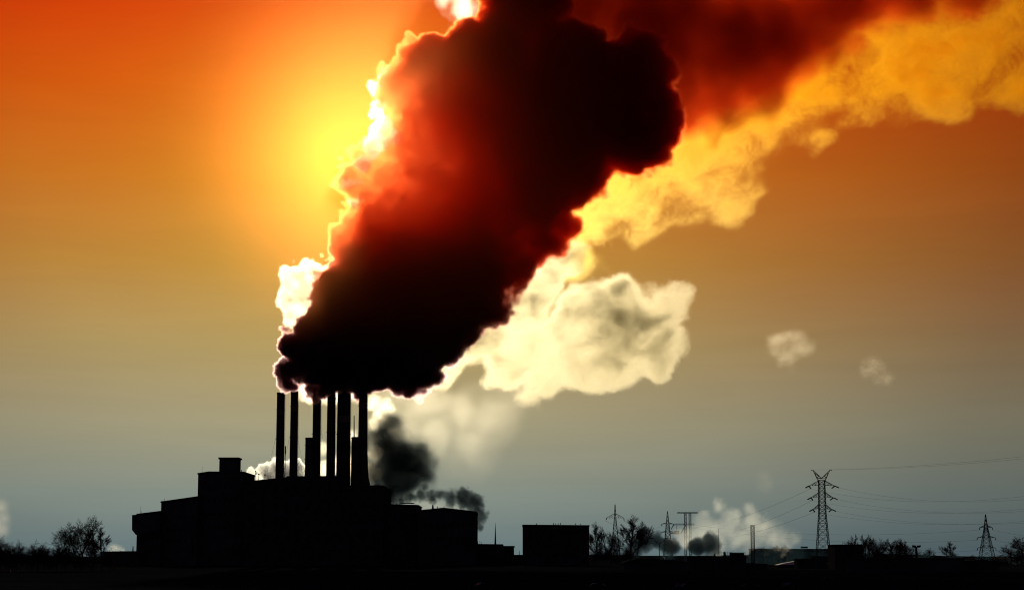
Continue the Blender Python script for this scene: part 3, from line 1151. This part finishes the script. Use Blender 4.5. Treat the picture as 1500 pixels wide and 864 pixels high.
ZB, ZT = Z(560, 1420), Z(60, 1420)
dark = vmat('dark_smoke', (.64, .47, .53), .42, .86, (.945, .24, .07), Z(520, 1420), Z(345, 1420), d2=2.2)  # purple grey to red by height: graded light tint painted in
rust = vmat('rust_smoke', (.62, .07, .01), .07, .85)
gold = vmat('golden_steam', (.68, .57, .22), .17, .85, (.88, .5, .02), Z(420, 1600), Z(120, 1600))  # turns orange with height, warm light tint put into its colour
cream = vmat('cream_steam', (.62, .585, .46), .26, .86)
white = vmat('white_steam', (1, .98, .94), .03, .85)
veil = vmat('thin_steam', (1, .97, .9), .004, .85)
soot = vmat('blue_grey_smoke', (.035, .075, .11), .26, .4)

core = [(745, 385, 52, 0), (792, 330, 58, 0), (705, 440, 50, 0), (420, 545, 24, 0), (440, 512, 34, 0), (455, 548, 30, 10), (485, 548, 38, 0), (492, 505, 62, 0), (530, 548, 40, -5), (570, 548, 40, 0), (602, 520, 60, 0), (632, 535, 26, 0), (612, 560, 20, 0), (655, 515, 24, 0),
        (522, 430, 62, 0), (560, 450, 92, 0), (552, 365, 68, 0), (640, 440, 88, 10), (640, 340, 130, 0), (690, 405, 66, 0), (552, 262, 58, 0), (620, 220, 78, 0),
        (598, 138, 52, 0), (648, 122, 74, 0), (700, 220, 130, 20), (720, 110, 90, 0), (772, 300, 84, 0), (760, 330, 60, 0), (800, 200, 120, 20), (830, 120, 92, 0),
        (900, 145, 92, 0), (925, 178, 84, 10), (930, 100, 64, 0), (700, 66, 46, 0), (752, 40, 60, 10), (790, 20, 50, 10), (770, -40, 80, 20)]
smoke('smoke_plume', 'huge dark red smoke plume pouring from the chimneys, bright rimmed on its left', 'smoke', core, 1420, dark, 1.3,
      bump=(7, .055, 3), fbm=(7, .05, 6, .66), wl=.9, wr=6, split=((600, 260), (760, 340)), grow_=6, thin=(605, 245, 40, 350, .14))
smoke('rust_cloud', 'translucent rust red smoke drifting along the top behind the dark plume', 'smoke',
      [(830, 10, 70, 0), (900, 30, 80, 20), (980, 40, 90, 0), (1060, 60, 80, 0), (1050, 120, 48, 0), (1130, 50, 70, 0), (1190, 20, 60, 0), (1230, -10, 60, 0), (1110, 110, 40, 0), (1000, 130, 50, 0), (1320, -30, 50, 0), (1420, -20, 40, 0)],
      1560, rust, 2.5, bump=None, fbm=(26, .018, 8, .62), wl=24, grow_=16, seed=2, warp=(20, .018))
smoke('golden_cloud', 'ragged golden band of lit steam trailing up to the right of the dark plume', 'smoke',
      [(860, 330, 42, 0), (890, 290, 45, 0), (840, 370, 34, 0), (950, 300, 48, 0), (1010, 290, 45, 0), (1060, 290, 36, 0), (1090, 290, 24, 0), (1000, 240, 50, 0), (1060, 210, 50, 0),
       (1110, 180, 46, 0), (1165, 170, 44, 0), (1190, 200, 24, 0), (1200, 110, 48, 0), (1250, 140, 46, 0), (1240, 60, 50, 0), (1310, 120, 60, 0), (1380, 110, 66, 0), (1330, 50, 60, 0), (1420, 50, 66, 0), (1470, 90, 66, 0), (1480, 10, 70, 0), (1380, 0, 60, 0)],
      1640, gold, 2.2, bump=None, fbm=(27, .03, 8, .63), wl=15, grow_=6, seed=3, flat=.25, warp=(26, .016), hole=(.024, 9, .66, .43, .64, .03), wind=(24, 2.2))
smoke('cream_cloud', 'bright cream steam cloud with a grey underside to the right of the plume foot', 'steam cloud',
      [(690, 500, 36, 0), (730, 470, 46, 0), (760, 440, 40, 0), (770, 510, 46, 0), (740, 540, 34, 0), (800, 550, 32, 0), (850, 540, 40, 0), (860, 470, 50, 0), (905, 450, 40, 0), (930, 480, 50, 0), (975, 450, 30, 0),
       (960, 510, 40, 0), (900, 530, 46, 0), (820, 500, 44, 0), (800, 400, 34, 0), (830, 380, 30, 0), (780, 580, 14, 0), (660, 540, 22, 0)],
      1560, cream, 1.7, bump=None, fbm=(20, .04, 10, .72), wl=7, grow_=5, seed=4, warp=(22, .018), flat=.32, hole=(.024, 9, .68, .36, .64, .1), wind=(20, 1.6))
smoke('veil_cloud', 'thin pale veil of steam hanging below the cream cloud', 'steam cloud',
      [(570, 590, 30, 0), (620, 590, 40, 0), (670, 600, 44, 0), (720, 610, 40, 0), (640, 640, 40, 0), (690, 660, 36, 0), (590, 640, 36, 0), (740, 570, 30, 0), (560, 660, 24, 0)],
      1600, veil, 2.5, bump=None, fbm=(26, .03, 9, .7), wl=26, grow_=8, seed=5, warp=(24, .02))
smoke('bright_puff', 'glowing white puff clinging to the lower left edge of the plume', 'steam cloud',
      [(428, 412, 20, 0), (448, 403, 20, 0), (470, 402, 16, 0), (424, 440, 20, 0), (446, 432, 24, 0), (436, 466, 18, 0), (470, 424, 20, 0), (455, 455, 18, 0)],
      1470, vmat('puff_steam', (.9, .87, .78), .16, .82), 1.0, bump=(4, .08, 3), fbm=(5, .07, 6, .64), wl=2, grow_=3, seed=6)
smoke('top_puff', 'blinding white puff at the top edge above the dark plume', 'steam cloud',
      [(650, -10, 22, 0), (680, 10, 26, 0), (690, 35, 20, 0), (670, -20, 30, 0), (660, 55, 14, 0)],
      1470, white, 1.5, bump=(4, .08, 2), fbm=(7, .05, 5, .6), wl=10, grow_=3, seed=7)
smoke('sun_puff', 'white hot ragged puff in front of the sun on the left edge of the plume', 'steam cloud',
      [(562, 108, 14, 0), (552, 130, 16, 0), (552, 155, 17, 0), (556, 182, 22, 0), (546, 208, 24, 0), (528, 238, 21, 0), (514, 266, 16, 0), (520, 292, 14, 0), (570, 196, 18, 0)],
      1480, vmat('sun_puff', (1, .96, .8), .12, .88), 1.2, bump=(4, .08, 2), fbm=(4, .07, 6, .62), wl=4, grow_=1, seed=8)
smoke('low_smoke', 'dark blue grey smoke drifting low on the right of the rightmost chimney', 'smoke',
      [(556, 640, 18, 0), (600, 700, 26, 0), (565, 690, 24, 0), (590, 670, 34, 0), (610, 680, 28, 0), (575, 650, 24, 0), (570, 625, 18, 0), (580, 710, 24, 0), (622, 690, 18, 0), (556, 720, 16, 0)],
      1480, soot, 1.8, bump=(4, .06, 3), fbm=(12, .045, 8, .68), wl=16, grow_=10, seed=9, warp=(14, .025))
smoke('roof_smoke', 'grey smoke curling over the gabled roof of the plant', 'smoke',
      [(590, 733, 6, 0), (602, 728, 8, 0), (616, 722, 10, 0), (622, 716, 7, 0), (634, 728, 11, 0), (650, 724, 10, 0), (662, 730, 12, 0), (680, 728, 15, 0), (697, 735, 15, 0), (704, 752, 11, 0), (700, 768, 8, 0)],
      1470, soot, .9, bump=(2.5, .16, 3), fbm=(4, .09, 8, .7), wl=3, grow_=3.2, seed=10, pad=10, warp=(3, .04), k=4)
smoke('roof_steam', 'white steam lying behind the gabled roof under the grey smoke', 'steam cloud',
      [(620, 740, 12, 0), (640, 742, 13, 0), (660, 742, 12, 0), (680, 748, 10, 0), (600, 734, 8, 0)],
      1500, veil, 1.2, bump=None, fbm=(5, .07, 5, .6), wl=8, grow_=3, seed=11, pad=10)
smoke('boiler_steam', 'bright edged steam boiling up behind the feet of the left chimneys', 'steam cloud',
      [(366, 694, 9, 0), (382, 687, 11, 0), (396, 690, 18, 0), (376, 698, 10, 0), (415, 692, 20, 0), (436, 690, 16, 0), (432, 680, 14, 0), (446, 694, 12, 0), (398, 678, 10, 0)],
      1530, vmat('boiler_steam', (.8, .82, .84), .35, .82), .9, bump=(3, .12, 2), fbm=(4, .09, 5, .62), wl=1.5, grow_=2, seed=12, pad=10, warp=(3, .04), k=4)
smoke('gap_steam', 'bright steam glowing in the gaps between the middle chimneys', 'steam cloud',
      [(474, 690, 16, 0), (472, 660, 9, 0), (490, 680, 14, 0), (518, 680, 14, 0), (515, 640, 9, 0), (545, 690, 12, 0), (550, 660, 12, 0), (472, 575, 14, 0), (448, 575, 14, 0), (492, 580, 10, 0), (516, 575, 10, 0), (545, 590, 10, 0), (556, 604, 12, 0), (570, 600, 10, 0), (548, 620, 8, 0)],
      1530, vmat('gap_steam', (.95, .92, .82), .08, .85), 1.2, bump=(3, .1, 1), fbm=(8, .06, 7, .66), wl=5, grow_=3.5, seed=13, pad=10, warp=(3, .04), k=4)
smoke('yard_steam', 'pale steam billowing over the yard between the gantry and the tallest pylon', 'steam cloud',
      [(985, 797, 15, 0), (1003, 793, 20, 0), (1016, 784, 18, 0), (1034, 780, 22, 0), (1060, 780, 18, 0), (1050, 795, 20, 0), (1085, 785, 24, 0), (1110, 776, 24, 0), (1132, 790, 20, 0), (1075, 756, 18, 0), (1100, 758, 18, 0), (1125, 768, 16, 0), (1060, 742, 12, 0), (1145, 785, 16, 0), (1120, 755, 14, 0), (1150, 800, 16, 0), (1165, 792, 10, 0), (1040, 755, 10, 0), (1100, 742, 10, 0), (1015, 772, 10, 0)],
      1350, vmat('yard_steam', (.82, .88, .9), .05, .78), 1.2, bump=(4, .08, 3), fbm=(8, .05, 8, .68), wl=6, grow_=5, seed=14, pad=12, warp=(8, .03), k=5, flat=.6, hole=(.05, 7, .66, .34, .6, .3), wind=(20, 1.5))
smoke('dark_puff', 'short dark smoke puff rising behind the street lamp', 'smoke',
      [(925, 806, 8, 0), (938, 798, 10, 0), (950, 790, 10, 0), (948, 781, 6, 0), (962, 792, 9, 0), (980, 800, 12, 0), (1022, 802, 13, 0), (1040, 800, 12, 0), (1040, 790, 8, 0)],
      1250, soot, .9, bump=(2, .14, 2), fbm=(2.5, .12, 6, .62), wl=2, grow_=4, seed=15, pad=10, warp=(3, .04), k=4)
smoke('yard_mist', 'faint bluish mist lying low along the skyline on the right', 'steam cloud',
      [(1100, 818, 16, 0), (1130, 814, 18, 0), (1165, 814, 18, 0), (1200, 816, 16, 0), (1146, 830, 14, 0), (1230, 818, 14, 0), (1270, 818, 16, 0), (1310, 818, 14, 0), (1350, 818, 15, 0), (1400, 817, 15, 0), (1440, 816, 16, 0), (1480, 817, 16, 0), (1520, 817, 16, 0), (1060, 818, 14, 0), (1020, 818, 14, 0), (980, 819, 13, 0)],
      1560, vmat('blue_mist', (.3, .7, 1), .0032, .3), 1.8, bump=None, fbm=(5, .07, 5, .6), wl=7, grow_=3, seed=16, pad=12)
for i, (sp, lab) in enumerate((
        ([(1140, 505, 16, 0), (1165, 500, 16, 0), (1152, 520, 14, 0), (1180, 510, 10, 0)], 'small torn wisp of cloud right of the cream cloud'),
        ([(1275, 542, 12, 0), (1290, 550, 13, 0), (1300, 558, 8, 0)], 'smallest wisp alone in the sky above the tallest pylon'),
        ([(1118, 704, 9, 0), (1114, 714, 8, 0), (1122, 712, 7, 0)], 'faint wisp above the yard steam'))):
    smoke('cloud_wisp', lab, 'cloud', sp, 1600, veil if i == 2 else vmat('wisp_%s' % 'abc'[i], (.97, .92, .8), .02, .82), 1.5, bump=None, wind=(25, 1.8), fbm=(13, .07, 9, .7), wl=8, grow_=5, hole=(.06, 8, .7, .4, .62, 0), seed=20 + i, pad=14, k=6,
          group='loose wisps in the clear sky')
smoke('edge_steam', 'soft white steam column at the left edge above the shrubs', 'steam cloud',
      [(2, 740, 14, 0), (6, 756, 14, 0), (0, 775, 16, 0), (-20, 760, 22, 0)], 1500, vmat('edge_steam', (1, .98, .94), .012, .8), 1.5, bump=None, fbm=(6, .06, 5, .6), wl=9, grow_=2, seed=25, pad=10)
smoke('low_steam', 'tiny white steam patch between the bare trees and the plant', 'steam cloud',
      [(168, 802, 6, 0), (180, 804, 5, 0), (160, 806, 6, 0)], 1500, vmat('low_steam', (1, .98, .94), .03, .8), 1.0, bump=None, fbm=(3, .1, 4, .6), wl=4, grow_=1, seed=26, pad=6)

smoke('glow_veil', 'very thin red veil added high in front of the dark plume to carry the sun glow', 'smoke',
      [(590, 195, 390, -250), (600, 190, 390, -400), (620, 180, 390, -550), (640, 170, 400, -700), (640, 150, 410, -850)], 1250, vmat('glow_veil_red', (1, .28, .08), .00024, .9, step=3.0), 6,
      bump=None, fbm=(14, .008, 4, .55), wl=105, grow_=0, seed=30, pad=20, warp=None, k=8)  # added veil, stands in for glare spreading from the sun
